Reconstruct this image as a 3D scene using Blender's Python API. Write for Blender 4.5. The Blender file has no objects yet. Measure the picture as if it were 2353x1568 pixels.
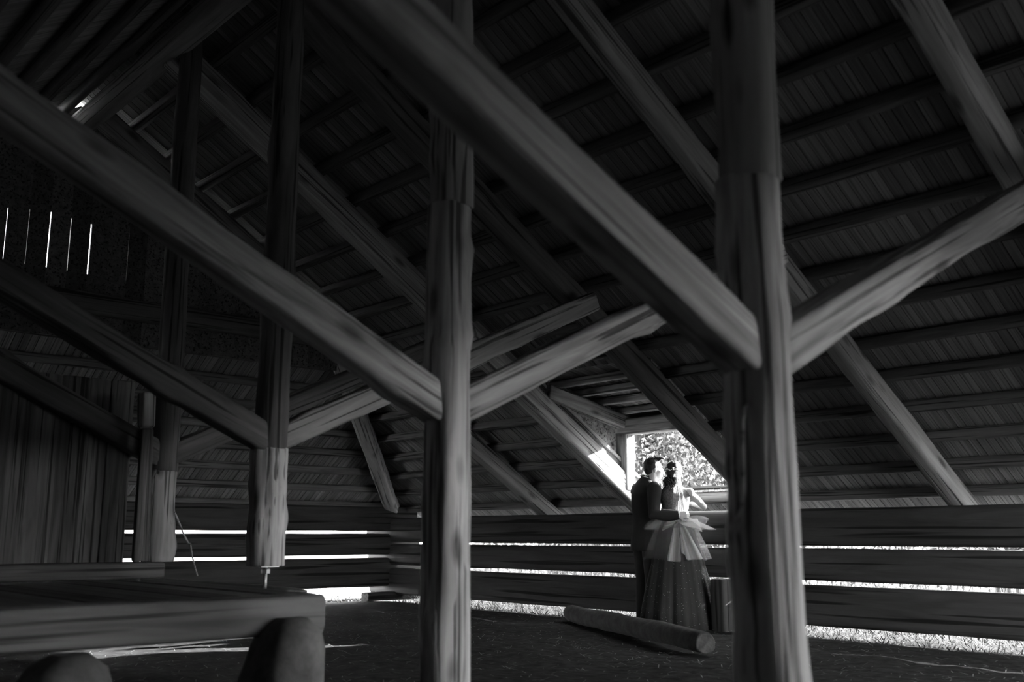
import bpy, bmesh, math, random
from mathutils import Vector, Matrix, noise
sc = bpy.context.scene
col = sc.collection

# ------------------------------------------------------------------ camera
CAM_H = 0.92
PITCH = math.radians(11.05)
F_PX = 35.0 / 36.0 * 2353.0
cam_d = bpy.data.cameras.new('camera')
cam_d.lens = 35.0
cam_d.sensor_width = 36.0
cam_d.clip_start = 0.05
cam_d.clip_end = 300
cam_d.dof.use_dof = True
cam_d.dof.focus_distance = 10.4
cam_d.dof.aperture_fstop = 1.6
cam = bpy.data.objects.new('camera', cam_d)
# World axes follow the barn: x along the right wall (a), y outwards through it (-b). The view crosses it at about 45 degrees.
CX, CY = -1.784, 15.04
AX, AY = 0.664, -0.7475
BX, BY = -0.7475, -0.664
def view_ab(X, Y):
    return (X - CX) * AX + (Y - CY) * AY, (X - CX) * BX + (Y - CY) * BY
CAM_A, CAM_B = view_ab(0, 0)
cam.location = (CAM_A, -CAM_B, CAM_H)
cam.rotation_euler = (math.pi / 2 + PITCH, 0, math.atan2(-AY, -BY))
col.objects.link(cam)
sc.camera = cam

# ------------------------------------------------------------------ sky, sun, exposure
world = bpy.data.worlds.new('sky')
sc.world = world
world.use_nodes = True
wn = world.node_tree.nodes['Background']
wn.inputs['Color'].default_value = (1, 1, 1, 1)
wn.inputs['Strength'].default_value = 4.0
sun_d = bpy.data.lights.new('sun', 'SUN')
sun_d.energy = 14.0
sun_d.angle = math.radians(0.55)
sun = bpy.data.objects.new('sun', sun_d)
SUN_EL = math.radians(19)
SUN_H = Vector((0.341, 0.941)).normalized()      # mostly square to the right wall
to_sun = Vector((SUN_H.x * math.cos(SUN_EL), SUN_H.y * math.cos(SUN_EL), math.sin(SUN_EL)))
sun.rotation_euler = to_sun.to_track_quat('Z', 'Y').to_euler()
col.objects.link(sun)
vs = sc.view_settings
vs.view_transform = 'Standard'
vs.look = 'None'
vs.gamma = 1.0
vs.use_curve_mapping = False
vs.exposure = 2.55
cy = sc.cycles
cy.max_bounces = 4
cy.diffuse_bounces = 4
cy.adaptive_threshold = 0.06
cy.glossy_bounces = 1
cy.transmission_bounces = 2
cy.transparent_max_bounces = 8
cy.caustics_reflective = False
cy.caustics_refractive = False
cy.sample_clamp_indirect = 4.0

# ------------------------------------------------------------------ building frame
# a runs along the right wall, b along the left wall, both from the log corner
def W(a, b, z=0.0):
    return Vector((a, -b, z))
VA = Vector((1, 0, 0))
VB = Vector((0, -1, 0))
VZ = Vector((0, 0, 1))
def V(X, Y, z=0.0):
    """from metres right of / ahead of the viewer"""
    a, b = view_ab(X, Y)
    return Vector((a, -b, z))
VR = V(1, 0) - V(0, 0)      # the viewer's right
VF = V(0, 1) - V(0, 0)      # the viewer's ahead
cp, sp = math.cos(PITCH), math.sin(PITCH)
def pt(px, py, Y):
    """a point by its place in the photograph and its distance ahead of the viewer"""
    u, v = px - 1176.5, py - 784.0
    d = Vector((u, F_PX * cp + v * sp, F_PX * sp - v * cp))
    d *= Y / d.y
    return V(d.x, d.y, d.z + CAM_H)
SLOPE = 0.619
def board_z(b):
    return 1.52 + SLOPE * b
RIDGE = 5.75
GABLE_A = 2.85
A_END = 13.2
B_END = 11.5
HOLES = [(4.90, 6.45, -0.22, 1.66)]      # roof openings: a0, a1, b0, b1

# ------------------------------------------------------------------ materials (all neutral: the photograph is black and white)
def new_mat(name):
    m = bpy.data.materials.new(name)
    m.use_nodes = True
    nt = m.node_tree
    return m, nt, nt.nodes['Principled BSDF']
def grey(v):
    return (v, v, v, 1)
def wood(name, lo, hi, scale=(1.2, 14, 14), rough=0.75, bump=0.35, crack=0.75, rnd=0.35, loc_rand=True, spec=0.35, knots=False):
    m, nt, b = new_mat(name)
    N, L = nt.nodes, nt.links
    tc = N.new('ShaderNodeTexCoord')
    oi = N.new('ShaderNodeObjectInfo')
    add = N.new('ShaderNodeVectorMath'); add.operation = 'ADD'
    mul = N.new('ShaderNodeVectorMath'); mul.operation = 'SCALE'
    L.new(oi.outputs['Location'], mul.inputs[0]); mul.inputs['Scale'].default_value = 1.7 if loc_rand else 0.0
    L.new(tc.outputs['Object'], add.inputs[0]); L.new(mul.outputs[0], add.inputs[1])
    mp = N.new('ShaderNodeMapping'); mp.inputs['Scale'].default_value = scale
    L.new(add.outputs[0], mp.inputs['Vector'])
    n1 = N.new('ShaderNodeTexNoise'); n1.inputs['Scale'].default_value = 1.0; n1.inputs['Detail'].default_value = 3.5; n1.inputs['Roughness'].default_value = 0.62
    n1.inputs['Distortion'].default_value = 0.6
    L.new(mp.outputs[0], n1.inputs['Vector'])
    r1 = N.new('ShaderNodeValToRGB')
    r1.color_ramp.elements[0].position = 0.32; r1.color_ramp.elements[0].color = grey(lo)
    r1.color_ramp.elements[1].position = 0.70; r1.color_ramp.elements[1].color = grey(hi)
    L.new(n1.outputs['Fac'], r1.inputs['Fac'])
    mp2 = N.new('ShaderNodeMapping'); mp2.inputs['Scale'].default_value = (scale[0] * 0.55, scale[1] * 2.4, scale[2] * 2.4)
    L.new(add.outputs[0], mp2.inputs['Vector'])
    n2 = N.new('ShaderNodeTexNoise'); n2.inputs['Scale'].default_value = 1.0; n2.inputs['Detail'].default_value = 1; n2.inputs['Distortion'].default_value = 0.3
    L.new(mp2.outputs[0], n2.inputs['Vector'])
    r2 = N.new('ShaderNodeValToRGB')
    r2.color_ramp.elements[0].position = 0.34; r2.color_ramp.elements[0].color = grey(1 - crack)
    r2.color_ramp.elements[1].position = 0.43; r2.color_ramp.elements[1].color = grey(1)
    L.new(n2.outputs['Fac'], r2.inputs['Fac'])
    mx = N.new('ShaderNodeMix'); mx.data_type = 'RGBA'; mx.blend_type = 'MULTIPLY'; mx.inputs['Factor'].default_value = 1.0
    L.new(r1.outputs[0], mx.inputs['A']); L.new(r2.outputs[0], mx.inputs['B'])
    last = mx
    if knots:
        # branch knots: dark rings, and long drying checks
        mp3 = N.new('ShaderNodeMapping'); mp3.inputs['Scale'].default_value = (2.2, 6.5, 6.5)
        L.new(add.outputs[0], mp3.inputs['Vector'])
        vo = N.new('ShaderNodeTexVoronoi'); vo.inputs['Scale'].default_value = 1.0
        L.new(mp3.outputs[0], vo.inputs['Vector'])
        r3 = N.new('ShaderNodeValToRGB')
        r3.color_ramp.elements[0].position = 0.10; r3.color_ramp.elements[0].color = grey(0.35)
        r3.color_ramp.elements[1].position = 0.24; r3.color_ramp.elements[1].color = grey(1)
        L.new(vo.outputs['Distance'], r3.inputs['Fac'])
        last = N.new('ShaderNodeMix'); last.data_type = 'RGBA'; last.blend_type = 'MULTIPLY'; last.inputs['Factor'].default_value = 1.0
        L.new(mx.outputs['Result'], last.inputs['A']); L.new(r3.outputs[0], last.inputs['B'])
    mr = N.new('ShaderNodeMapRange'); mr.inputs['To Min'].default_value = 1 - rnd; mr.inputs['To Max'].default_value = 1 + rnd
    L.new(oi.outputs['Random'], mr.inputs['Value'])
    mx2 = N.new('ShaderNodeMix'); mx2.data_type = 'RGBA'; mx2.blend_type = 'MULTIPLY'; mx2.inputs['Factor'].default_value = 1.0
    L.new(last.outputs['Result'], mx2.inputs['A']); L.new(mr.outputs[0], mx2.inputs['B'])
    L.new(mx2.outputs['Result'], b.inputs['Base Color'])
    if bump:
        bp = N.new('ShaderNodeBump'); bp.inputs['Strength'].default_value = bump; bp.inputs['Distance'].default_value = 0.02
        L.new(r2.outputs[0], bp.inputs['Height']); L.new(bp.outputs[0], b.inputs['Normal'])
    b.inputs['Roughness'].default_value = rough
    b.inputs['Specular IOR Level'].default_value = spec
    return m
M = {}
M['log'] = wood('peeled_log', 0.20, 0.50, rnd=0.10, knots=True)
M['strut'] = wood('hewn_timber', 0.15, 0.42, scale=(1.0, 16, 16), rnd=0.12, knots=True)
M['dark'] = wood('dark_timber', 0.200, 0.320, scale=(1.2, 14, 14), rnd=0.1, knots=True)
M['black'] = wood('shade_dark_timber', 0.06, 0.12, scale=(1.2, 14, 14), rnd=0.1, bump=0, spec=0.15)  # shade put into the colour of timbers that stay unlit
M['rafter'] = wood('old_rafter', 0.180, 0.320, scale=(1.2, 16, 16), rnd=0.15, knots=True)
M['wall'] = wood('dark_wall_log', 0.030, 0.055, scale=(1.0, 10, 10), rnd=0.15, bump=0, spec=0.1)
M['batten'] = wood('batten_pole', 0.080, 0.140, scale=(1.5, 20, 20), rnd=0.15, bump=0, spec=0.1)
M['board'] = wood('roof_board', 0.150, 0.280, scale=(5.0, 30, 30), rnd=0.25, bump=0, crack=0.4, spec=0.1)
M['plank'] = wood('upright_plank', 0.060, 0.130, scale=(1.4, 18, 18), rnd=0.35, bump=0, spec=0.1)
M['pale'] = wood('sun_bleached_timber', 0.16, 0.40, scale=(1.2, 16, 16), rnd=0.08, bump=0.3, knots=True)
M['deck'] = wood('deck_board', 0.06, 0.13, scale=(1.0, 16, 16), rnd=0.3, bump=0, spec=0.1)
M['sill'] = wood('sill_timber', 0.07, 0.15, scale=(1.0, 12, 12), rnd=0.1, bump=0)
def plain(name, v, rough=0.8, metal=0.0, spec=0.3):
    m, nt, b = new_mat(name)
    b.inputs['Base Color'].default_value = grey(v)
    b.inputs['Roughness'].default_value = rough
    b.inputs['Metallic'].default_value = metal
    b.inputs['Specular IOR Level'].default_value = spec
    return m, nt, b
def noisy(name, lo, hi, scale, rough=0.9, bump=0.4, detail=4, dist=0.02):
    m, nt, b = plain(name, lo, rough)
    N, L = nt.nodes, nt.links
    tc = N.new('ShaderNodeTexCoord')
    n1 = N.new('ShaderNodeTexNoise'); n1.inputs['Scale'].default_value = scale; n1.inputs['Detail'].default_value = detail; n1.inputs['Roughness'].default_value = 0.65
    L.new(tc.outputs['Object'], n1.inputs['Vector'])
    r = N.new('ShaderNodeValToRGB')
    r.color_ramp.elements[0].position = 0.35; r.color_ramp.elements[0].color = grey(lo)
    r.color_ramp.elements[1].position = 0.68; r.color_ramp.elements[1].color = grey(hi)
    L.new(n1.outputs['Fac'], r.inputs['Fac']); L.new(r.outputs[0], b.inputs['Base Color'])
    if not bump: return m
    bp = N.new('ShaderNodeBump'); bp.inputs['Strength'].default_value = bump; bp.inputs['Distance'].default_value = dist
    L.new(n1.outputs['Fac'], bp.inputs['Height']); L.new(bp.outputs[0], b.inputs['Normal'])
    return m
M['earth'] = noisy('trodden_earth', 0.02, 0.05, 9.0)
M['earth'].node_tree.nodes['Principled BSDF'].inputs['Specular IOR Level'].default_value = 0.02
M['field'] = noisy('dry_grass_ground', 0.03, 0.07, 3.0, bump=0.0)
M['stone'] = noisy('rough_stone', 0.05, 0.12, 5.0)
M['bark'] = noisy('dark_bark', 0.018, 0.05, 12.0)
M['sheet'] = plain('roof_covering', 0.10, 0.9)[0]
M['fill_white'] = plain('fill_bounce_white', 0.50, 0.95, spec=0.05)[0]  # pale coat added on unseen surfaces to bounce fill light forward
M['steel'] = plain('galvanised_steel', 0.45, 0.45, 0.9)[0]
def rand_mat(name, lo, hi, rough=0.6, transl=0.0):
    """per-island brightness for straw and leaves"""
    m, nt, b = plain(name, lo, rough)
    N, L = nt.nodes, nt.links
    g = N.new('ShaderNodeNewGeometry')
    r = N.new('ShaderNodeValToRGB')
    r.color_ramp.elements[0].color = grey(lo); r.color_ramp.elements[1].color = grey(hi)
    L.new(g.outputs['Random Per Island'], r.inputs['Fac']); L.new(r.outputs[0], b.inputs['Base Color'])
    if transl:
        t = N.new('ShaderNodeBsdfTranslucent'); L.new(r.outputs[0], t.inputs['Color'])
        mx = N.new('ShaderNodeMixShader'); mx.inputs[0].default_value = transl
        out = N['Material Output']
        L.new(b.outputs[0], mx.inputs[1]); L.new(t.outputs[0], mx.inputs[2]); L.new(mx.outputs[0], out.inputs['Surface'])
    return m
M['straw'] = rand_mat('dry_straw', 0.015, 0.17)
M['litter'] = rand_mat('floor_straw', 0.08, 0.30)
M['leaf'] = rand_mat('leaf', 0.015, 0.22, 0.6, 0.35)

# ------------------------------------------------------------------ object helpers
def tag(o, label=None, cat=None, group=None, kind=None):
    if label: o['label'] = label
    if cat: o['category'] = cat
    if group: o['group'] = group
    if kind: o['kind'] = kind
    return o
def empty(name, loc=(0, 0, 0), **k):
    o = bpy.data.objects.new(name, None)
    o.empty_display_size = 0.1
    o.location = loc
    col.objects.link(o)
    return tag(o, **k)
def link(name, me, mat=None, parent=None, mw=None):
    o = bpy.data.objects.new(name, me)
    col.objects.link(o)
    if mat is not None and len(me.materials) == 0:
        me.materials.append(mat)
    if mw is not None:
        o.matrix_world = mw
    if parent is not None:
        o.parent = parent
        o.matrix_parent_inverse = Matrix.Translation(parent.location).inverted()
    return o
class MB:
    def __init__(s): s.v = []; s.f = []; s.sm = []
    def quadgrid(s, rings, close_u=True, caps=True, smooth=True):
        base = len(s.v); n = len(rings[0]); m = len(rings)
        for r in rings: s.v.extend([tuple(p) for p in r])
        for i in range(m - 1):
            for j in range(n if close_u else n - 1):
                k = (j + 1) % n
                s.f.append((base + i * n + j, base + i * n + k, base + (i + 1) * n + k, base + (i + 1) * n + j)); s.sm.append(smooth)
        if caps and close_u:
            s.f.append(tuple(base + j for j in reversed(range(n)))); s.sm.append(False)
            s.f.append(tuple(base + (m - 1) * n + j for j in range(n))); s.sm.append(False)
    def prism(s, poly, ext):
        """poly: list of points, extruded by vector ext"""
        base = len(s.v); n = len(poly)
        s.v.extend([tuple(p) for p in poly]); s.v.extend([tuple(Vector(p) + ext) for p in poly])
        s.f.append(tuple(base + j for j in reversed(range(n)))); s.sm.append(False)
        s.f.append(tuple(base + n + j for j in range(n))); s.sm.append(False)
        for j in range(n):
            k = (j + 1) % n
            s.f.append((base + j, base + k, base + n + k, base + n + j)); s.sm.append(False)
    def box(s, c, ex, ey, ez):
        c, ex, ey, ez = Vector(c), Vector(ex), Vector(ey), Vector(ez)
        s.prism([c - ex - ey - ez, c + ex - ey - ez, c + ex + ey - ez, c - ex + ey - ez], ez * 2)
    def tube(s, pts, radii, n=10, side=None, smooth=True):
        pts = [Vector(p) for p in pts]
        rings = []
        ref = Vector(side) if side is not None else None
        prev = None
        for i, p in enumerate(pts):
            t = (pts[min(i + 1, len(pts) - 1)] - pts[max(i - 1, 0)]).normalized()
            if ref is not None:
                u = ref - t * ref.dot(t)
                if u.length < 1e-4: u = t.orthogonal()
            elif prev is None: u = t.orthogonal()
            else:
                u = prev - t * prev.dot(t)
            u.normalize(); prev = u
            w = t.cross(u)
            r = radii[i] if isinstance(radii, list) else radii
            ru, rw = r if isinstance(r, (list, tuple)) else (r, r)
            rings.append([p + u * (ru * math.cos(2 * math.pi * k / n)) + w * (rw * math.sin(2 * math.pi * k / n)) for k in range(n)])
        s.quadgrid(rings, smooth=smooth)
    def ellipsoid(s, c, ex, ey, ez, n=14, m=9):
        c, ex, ey, ez = Vector(c), Vector(ex), Vector(ey), Vector(ez)
        rings = []
        for i in range(m):
            th = math.pi * (i + 0.35) / (m - 0.3)
            rings.append([c + ez * (-math.cos(th)) + (ex * math.cos(2 * math.pi * k / n) + ey * math.sin(2 * math.pi * k / n)) * math.sin(th) for k in range(n)])
        s.quadgrid(rings)
    def mesh(s, name):
        me = bpy.data.meshes.new(name)
        me.from_pydata(s.v, [], s.f)
        me.polygons.foreach_set('use_smooth', s.sm)
        me.update()
        return me
    def build(s, name, mat, parent=None):
        return link(name, s.mesh(name), mat, parent)
rng = random.Random(7)
def log_mesh(L, w, h, p=2.0, nr=14, n=16, seed=0, rough=0.012, taper=0.0, bend=0.0, knots=0, ends=0.012):
    """timber lying along local x from 0 to L; p=2 round, p=6 squared"""
    r = random.Random(seed)
    kn = [(r.uniform(0.05, 0.95) * L, r.uniform(0, 6.283), r.uniform(0.010, 0.022), r.uniform(0.05, 0.09)) for _ in range(knots)]
    so = r.uniform(0, 100)
    xs = [0.0] + [L * (i / (nr - 1)) for i in range(nr)] + [L]
    mb = MB(); rings = []
    for i, x in enumerate(xs):
        t = x / L
        tap = 1 - taper * t
        endk = (1 - ends / max(w, h) * 2) if (i == 0 or i == len(xs) - 1) else 1.0
        xx = x + (ends if i == 1 else -ends if i == len(xs) - 2 else 0)
        cy = bend * math.sin(math.pi * t) + 0.25 * rough * noise.noise(Vector((x * 1.1, so, 0)))
        cz = bend * 0.6 * math.sin(math.pi * t * 1.3 + 0.5) + 0.5 * rough * noise.noise(Vector((x * 1.1, so, 5)))
        ring = []
        for k in range(n):
            an = 2 * math.pi * (k + 0.5) / n
            c, s_ = math.cos(an), math.sin(an)
            y = math.copysign(abs(c) ** (2 / p), c) * w / 2
            z = math.copysign(abs(s_) ** (2 / p), s_) * h / 2
            d = 1 + rough / max(w, h) * 2 * noise.noise(Vector((x * 2.2 + so, c * 1.6, s_ * 1.6)))
            for (kx, ka, kr, ks) in kn:
                da = math.atan2(math.sin(an - ka), math.cos(an - ka)) * max(w, h) / 2
                q = ((x - kx) ** 2 + da ** 2) / (ks * ks)
                if q < 6: d += kr / (max(w, h) / 2) * math.exp(-q)
            ring.append((xx, (y * d) * tap * endk + cy, (z * d) * tap * endk + cz))
        rings.append(ring)
    mb.quadgrid(rings)
    me = mb.mesh('timber')
    return me
def frame_mw(p0, p1, up=VZ):
    p0, p1 = Vector(p0), Vector(p1)
    x = (p1 - p0).normalized()
    y = Vector(up).cross(x)
    if y.length < 1e-4: y = VA.copy()
    y.normalize()
    z = x.cross(y)
    return Matrix(((x.x, y.x, z.x, p0.x), (x.y, y.y, z.y, p0.y), (x.z, y.z, z.z, p0.z), (0, 0, 0, 1)))
def timber(name, p0, p1, w, h, mat, parent=None, p=5.0, up=VZ, **k):
    me = log_mesh((Vector(p1) - Vector(p0)).length, w, h, p=p, **k)
    return link(name, me, mat, parent, frame_mw(p0, p1, up))
# unit board along x, shared by every board of a roof
def board_mesh(w, t):
    mb = MB(); mb.box((0.5, 0, 0), (0.5, 0, 0), (0, w / 2, 0), (0, 0, t / 2))
    return mb.mesh('board')
def place_board(me, p0, p1, normal, parent, mat, name='board'):
    p0, p1 = Vector(p0), Vector(p1)
    x = (p1 - p0); L = x.length; x.normalize()
    z = Vector(normal).normalized(); y = z.cross(x).normalized(); z = x.cross(y)
    mw = Matrix(((x.x * L, y.x, z.x, p0.x), (x.y * L, y.y, z.y, p0.y), (x.z * L, y.z, z.z, p0.z), (0, 0, 0, 1)))
    return link(name, me, mat, parent, mw)

# ================================================================== floor and ground
mb = MB()
na, nb = 90, 75
rows = []
for i in range(na + 1):
    row = []
    for j in range(nb + 1):
        a = -0.12 + (A_END + 0.24) * i / na; b = -0.06 + (B_END + 0.2) * j / nb
        z = 0.035 * noise.noise(Vector((a * 0.8, b * 0.8, 0))) + 0.016 * noise.noise(Vector((a * 3.5, b * 3.5, 3)))
        if b < 0.6: z = z * max(b, 0) / 0.6 - 0.03 * (1 - max(b, 0) / 0.6)
        row.append(W(a, b, z))
    rows.append(row)
mb.quadgrid(rows, close_u=False, caps=False)
tag(mb.build('floor', M['earth']), kind='structure')
mb = MB()
rows = []
for i in range(61):
    row = []
    for j in range(61):
        a = -45 + 100 * i / 60; b = -60 + 100 * j / 60
        row.append(W(a, b, -0.09 + 0.03 * noise.noise(Vector((a * 0.5, b * 0.5, 0)))))
    rows.append(row)
mb.quadgrid(rows, close_u=False, caps=False)
tag(mb.build('ground', M['field']), kind='structure')

# ================================================================== log walls
wr = empty('wall_right', W(7, 0, 0), kind='structure')
for k, (z0, z1) in enumerate(((0.081, 0.455), (0.496, 0.798), (0.822, 1.173))):
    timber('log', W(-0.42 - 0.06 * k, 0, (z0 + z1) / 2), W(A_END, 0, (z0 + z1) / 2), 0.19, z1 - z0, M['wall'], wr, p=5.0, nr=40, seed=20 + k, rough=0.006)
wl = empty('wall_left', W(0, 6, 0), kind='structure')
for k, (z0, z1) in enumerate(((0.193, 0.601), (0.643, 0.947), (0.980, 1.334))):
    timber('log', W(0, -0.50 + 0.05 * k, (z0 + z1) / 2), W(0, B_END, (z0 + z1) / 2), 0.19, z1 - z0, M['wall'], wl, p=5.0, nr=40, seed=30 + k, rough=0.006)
# sill stub under the left wall, at the corner
timber('log', W(0.16, -0.35, 0.06), W(0.16, 0.55, 0.06), 0.2, 0.12, M['wall'], wl, p=5, seed=36)
# back wall (behind the viewer) and the end wall with its wide doorway, to the right behind the viewer
wb = empty('wall_back', W(7, B_END, 0), kind='structure')
for k in range(4):
    timber('log', W(-0.3, B_END, 0.19 + 0.35 * k), W(A_END, B_END, 0.19 + 0.35 * k), 0.2, 0.352, M['fill_white'], wb, p=5, nr=20, seed=40 + k, rough=0.005)  # unseen logs made pale as a reflector
DOOR = (0.2, 3.9, 2.05)
we = empty('wall_end', W(A_END, 6, 0), kind='structure')
for k in range(29):
    b0 = 0.1 + k * 0.4; b1 = b0 + 0.392
    bc = (b0 + b1) / 2
    top = board_z(min(bc, 2 * RIDGE - bc)) - 0.03
    bot = DOOR[2] if DOOR[0] < bc < DOOR[1] else -0.05
    if top - bot < 0.1: continue
    mb = MB(); mb.box(W(A_END, bc, (bot + top) / 2), VA * 0.02, VB * 0.196, VZ * (top - bot) / 2)
    mb.build('plank', M['fill_white'], we)

# ================================================================== roof
roof = empty('ceiling', W(8, 3, 3), kind='structure')
BW = 0.075
bm_board = board_mesh(BW - 0.007, 0.022)
n_front = (VZ - SLOPE * VB).normalized()
a = -0.45
while a < A_END + 0.3:
    segs = []
    top = RIDGE if a > GABLE_A else a
    segs = [(-0.55, top)]
    for (h0, h1, g0, g1) in HOLES:
        if h0 < a < h1: segs = [(-0.55, g0), (g1, top)]
    for (b0, b1) in segs:
        if b1 - b0 < 0.08: continue
        dz = rng.uniform(-0.003, 0.003)
        place_board(bm_board, W(a, b0, board_z(b0) + 0.011 + dz), W(a, b1, board_z(b1) + 0.011 + dz), n_front, roof, M['board'])
    a += BW
def sheet(mb, poly, zf, t=0.02, lift=0.045):
    mb.prism([W(p[0], p[1], zf(p) + lift) for p in poly], Vector((0, 0, t)))
mb = MB()
zf = lambda p: board_z(p[1])
edges = [GABLE_A] + [e for h0, h1, _, _ in HOLES for e in (h0 - 0.03, h1 + 0.03)] + [A_END + 0.4]
for i in range(len(edges) - 1):
    e0, e1 = edges[i], edges[i + 1]
    if i % 2 == 0:
        sheet(mb, [(e0, -0.62), (e1, -0.62), (e1, RIDGE + 0.05), (e0, RIDGE + 0.05)], zf)
    else:
        g0, g1 = HOLES[i // 2][2:]
        if g0 > -0.5: sheet(mb, [(e0, -0.62), (e1, -0.62), (e1, g0), (e0, g0)], zf)
        sheet(mb, [(e0, g1 - 0.05), (e1, g1 - 0.05), (e1, RIDGE + 0.05), (e0, RIDGE + 0.05)], zf)
sheet(mb, [(-0.62, -0.62), (GABLE_A, -0.62), (GABLE_A, GABLE_A)], zf)
mb.build('roof_covering', M['sheet'], roof)
# battens: horizontal poles under the boards
BT = 0.10
k = 0
while True:
    b = -0.26 + 0.352 * k
    if b > RIDGE - 0.1: break
    z = board_z(b) - BT / 2 - 0.004
    a0 = (b if b < GABLE_A else GABLE_A - 0.12)
    cuts = [h for h in HOLES if h[2] + 0.1 < b < h[3]]
    spans = []; st = max(a0, -0.4)
    for h in cuts:
        spans.append((st, h[0] - 0.02)); st = h[1] + 0.02
    spans.append((st, A_END + 0.2))
    for (s0, s1) in spans:
        timber('batten', W(s0, b, z), W(s1, b, z), 0.10, BT, M['batten'], roof, p=3.4, nr=max(6, int((s1 - s0) * 2)), n=10, seed=100 + k, rough=0.008, bend=0.0)
    k += 1
# the lean-to slope over the left wall
lean = empty('ceiling_left', W(1, 5, 2.4), kind='structure')
n_left = (VZ - SLOPE * VA).normalized()
b = -0.45
bm_wide = board_mesh(0.29, 0.022)
bm_fill = board_mesh(0.29, 0.022)
while b < 7.0:
    top = min(b, GABLE_A)
    if top + 0.55 > 0.08:
        dz = rng.uniform(-0.003, 0.003)
        place_board(bm_board, W(-0.55, b, board_z(-0.55) + 0.011 + dz), W(top, b, board_z(top) + 0.011 + dz), n_left, lean, M['board'])
    b += BW
b = 7.1
while b < B_END + 0.5:
    place_board(bm_wide, W(-0.55, b, board_z(-0.55) + 0.011), W(GABLE_A, b, board_z(GABLE_A) + 0.011), n_left, lean, M['board'])
    b += 0.295
mb = MB()
zl = lambda p: board_z(p[0])
sheet(mb, [(-0.62, -0.62), (GABLE_A - 0.05, GABLE_A - 0.05), (GABLE_A - 0.05, B_END + 0.6), (-0.62, B_END + 0.6)], zl)
mb.build('roof_covering', M['sheet'], lean)
for k in range(9):
    a = -0.18 + 0.352 * k
    z = board_z(a) - BT / 2 - 0.004
    timber('batten', W(a, max(a, -0.4), z), W(a, B_END + 0.3, z), 0.10, BT, M['batten'], lean, p=3.4, nr=24, n=10, seed=150 + k, rough=0.008)
# rear slope, over the viewer
rear = empty('ceiling_rear', W(8, 8.6, 3), kind='structure')
n_rear = (VZ + SLOPE * VB).normalized()
a = GABLE_A
while a < A_END + 0.3:
    place_board(bm_wide if a < 7.0 else bm_fill, W(a + 0.15, RIDGE, board_z(RIDGE) + 0.011), W(a + 0.15, B_END + 0.55, board_z(2 * RIDGE - B_END - 0.55) + 0.011), n_rear, rear, M['board'] if a < 7.0 else M['fill_white'])  # boards out of view turn pale to throw light back
    a += 0.295
mb = MB()
sheet(mb, [(GABLE_A, RIDGE), (A_END + 0.4, RIDGE), (A_END + 0.4, B_END + 0.62), (GABLE_A, B_END + 0.62)], lambda p: board_z(2 * RIDGE - p[1]))
mb.build('roof_covering', M['sheet'], rear)
k = 0
while k < 16:
    b = RIDGE + 0.2 + 0.352 * k
    z = board_z(2 * RIDGE - b) - BT / 2 - 0.004
    timber('batten', W(GABLE_A - 0.1, b, z), W(A_END + 0.2, b, z), 0.1, BT, M['batten'], rear, p=3.4, nr=14, n=8, seed=180 + k)
    k += 1
# the far gable wall of upright planks above the lean-to: daylight shows between some of them
wg = empty('wall_gable', W(GABLE_A, 5.75, 3.4), kind='structure')
k = 0
b = GABLE_A - 0.05
zlow = board_z(GABLE_A) - 0.55
while b < B_END - GABLE_A + 0.05:
    w = 0.185
    bc = b + w / 2
    t0 = board_z(min(b, 2 * RIDGE - b)) - 0.05; t1 = board_z(min(b + w, 2 * RIDGE - b - w)) - 0.05
    gap = {16: 0.010, 17: 0.004, 15: 0.007, 14: 0.012, 18: 0.006, 12: 0.003, 9: 0.003}.get(k, 0.0008)
    mb = MB()
    if gap > 0.002:
        # the slit is open only between the lean-to and a rail: the plank is notched along its edge
        zs0, zs1 = board_z(GABLE_A) + 0.08, board_z(GABLE_A) + 0.62 - 0.02 * abs(k - 16)
        g = gap
        pl = [(b, zlow), (b + w, zlow), (b + w, zs0), (b + w - g, zs0), (b + w - g, zs1), (b + w, zs1), (b + w, t1), (b, t0)]
    else:
        pl = [(b, zlow), (b + w, zlow), (b + w, t1), (b, t0)]
    mb.prism([W(GABLE_A, q[0], q[1]) for q in pl], VA * 0.025)
    mb.build('plank', M['plank'], wg)
    b += w + 0.0005; k += 1
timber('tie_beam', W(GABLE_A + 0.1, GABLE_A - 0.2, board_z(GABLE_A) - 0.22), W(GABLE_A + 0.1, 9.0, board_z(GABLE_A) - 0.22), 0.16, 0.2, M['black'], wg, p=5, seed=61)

# ridge log
tag(timber('ridge_log', W(GABLE_A - 0.1, RIDGE, board_z(RIDGE) - 0.26), W(A_END, RIDGE, board_z(RIDGE) - 0.26), 0.22, 0.22, M['rafter'], None, p=2.4, nr=20, seed=62),
    'dark round log running along the top of the roof', 'ridge beam')

# ================================================================== rafters
def rafter_z(b): return board_z(b) - BT - 0.125
RW, RH = 0.17, 0.20
def rafter(a, label, seed, b0=-0.42, b1=RIDGE - 0.05, w=RW, h=RH, mat='rafter', p=4.0, drop=0.0):
    o = timber('rafter', W(a, b0, rafter_z(b0) - drop), W(a, b1, rafter_z(b1) - drop * 0.3), w, h, M[mat], None, p=p, nr=26, seed=seed, rough=0.012, knots=6)
    return tag(o, label, 'rafter', 'sloping rafters of the main roof')
rafter(10.25, 'dark rafter crossing the upper right corner, above the right-hand brace', 201)
rafter(8.45, 'rafter sloping down to the log wall on the right, behind the thickest post', 202)
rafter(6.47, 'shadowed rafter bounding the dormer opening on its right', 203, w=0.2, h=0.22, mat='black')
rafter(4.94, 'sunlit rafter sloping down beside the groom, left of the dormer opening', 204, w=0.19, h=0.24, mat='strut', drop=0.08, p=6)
rafter(3.22, 'rafter between the centre post and the sunlit rafter, ending on the log wall', 205, w=0.19)
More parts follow.
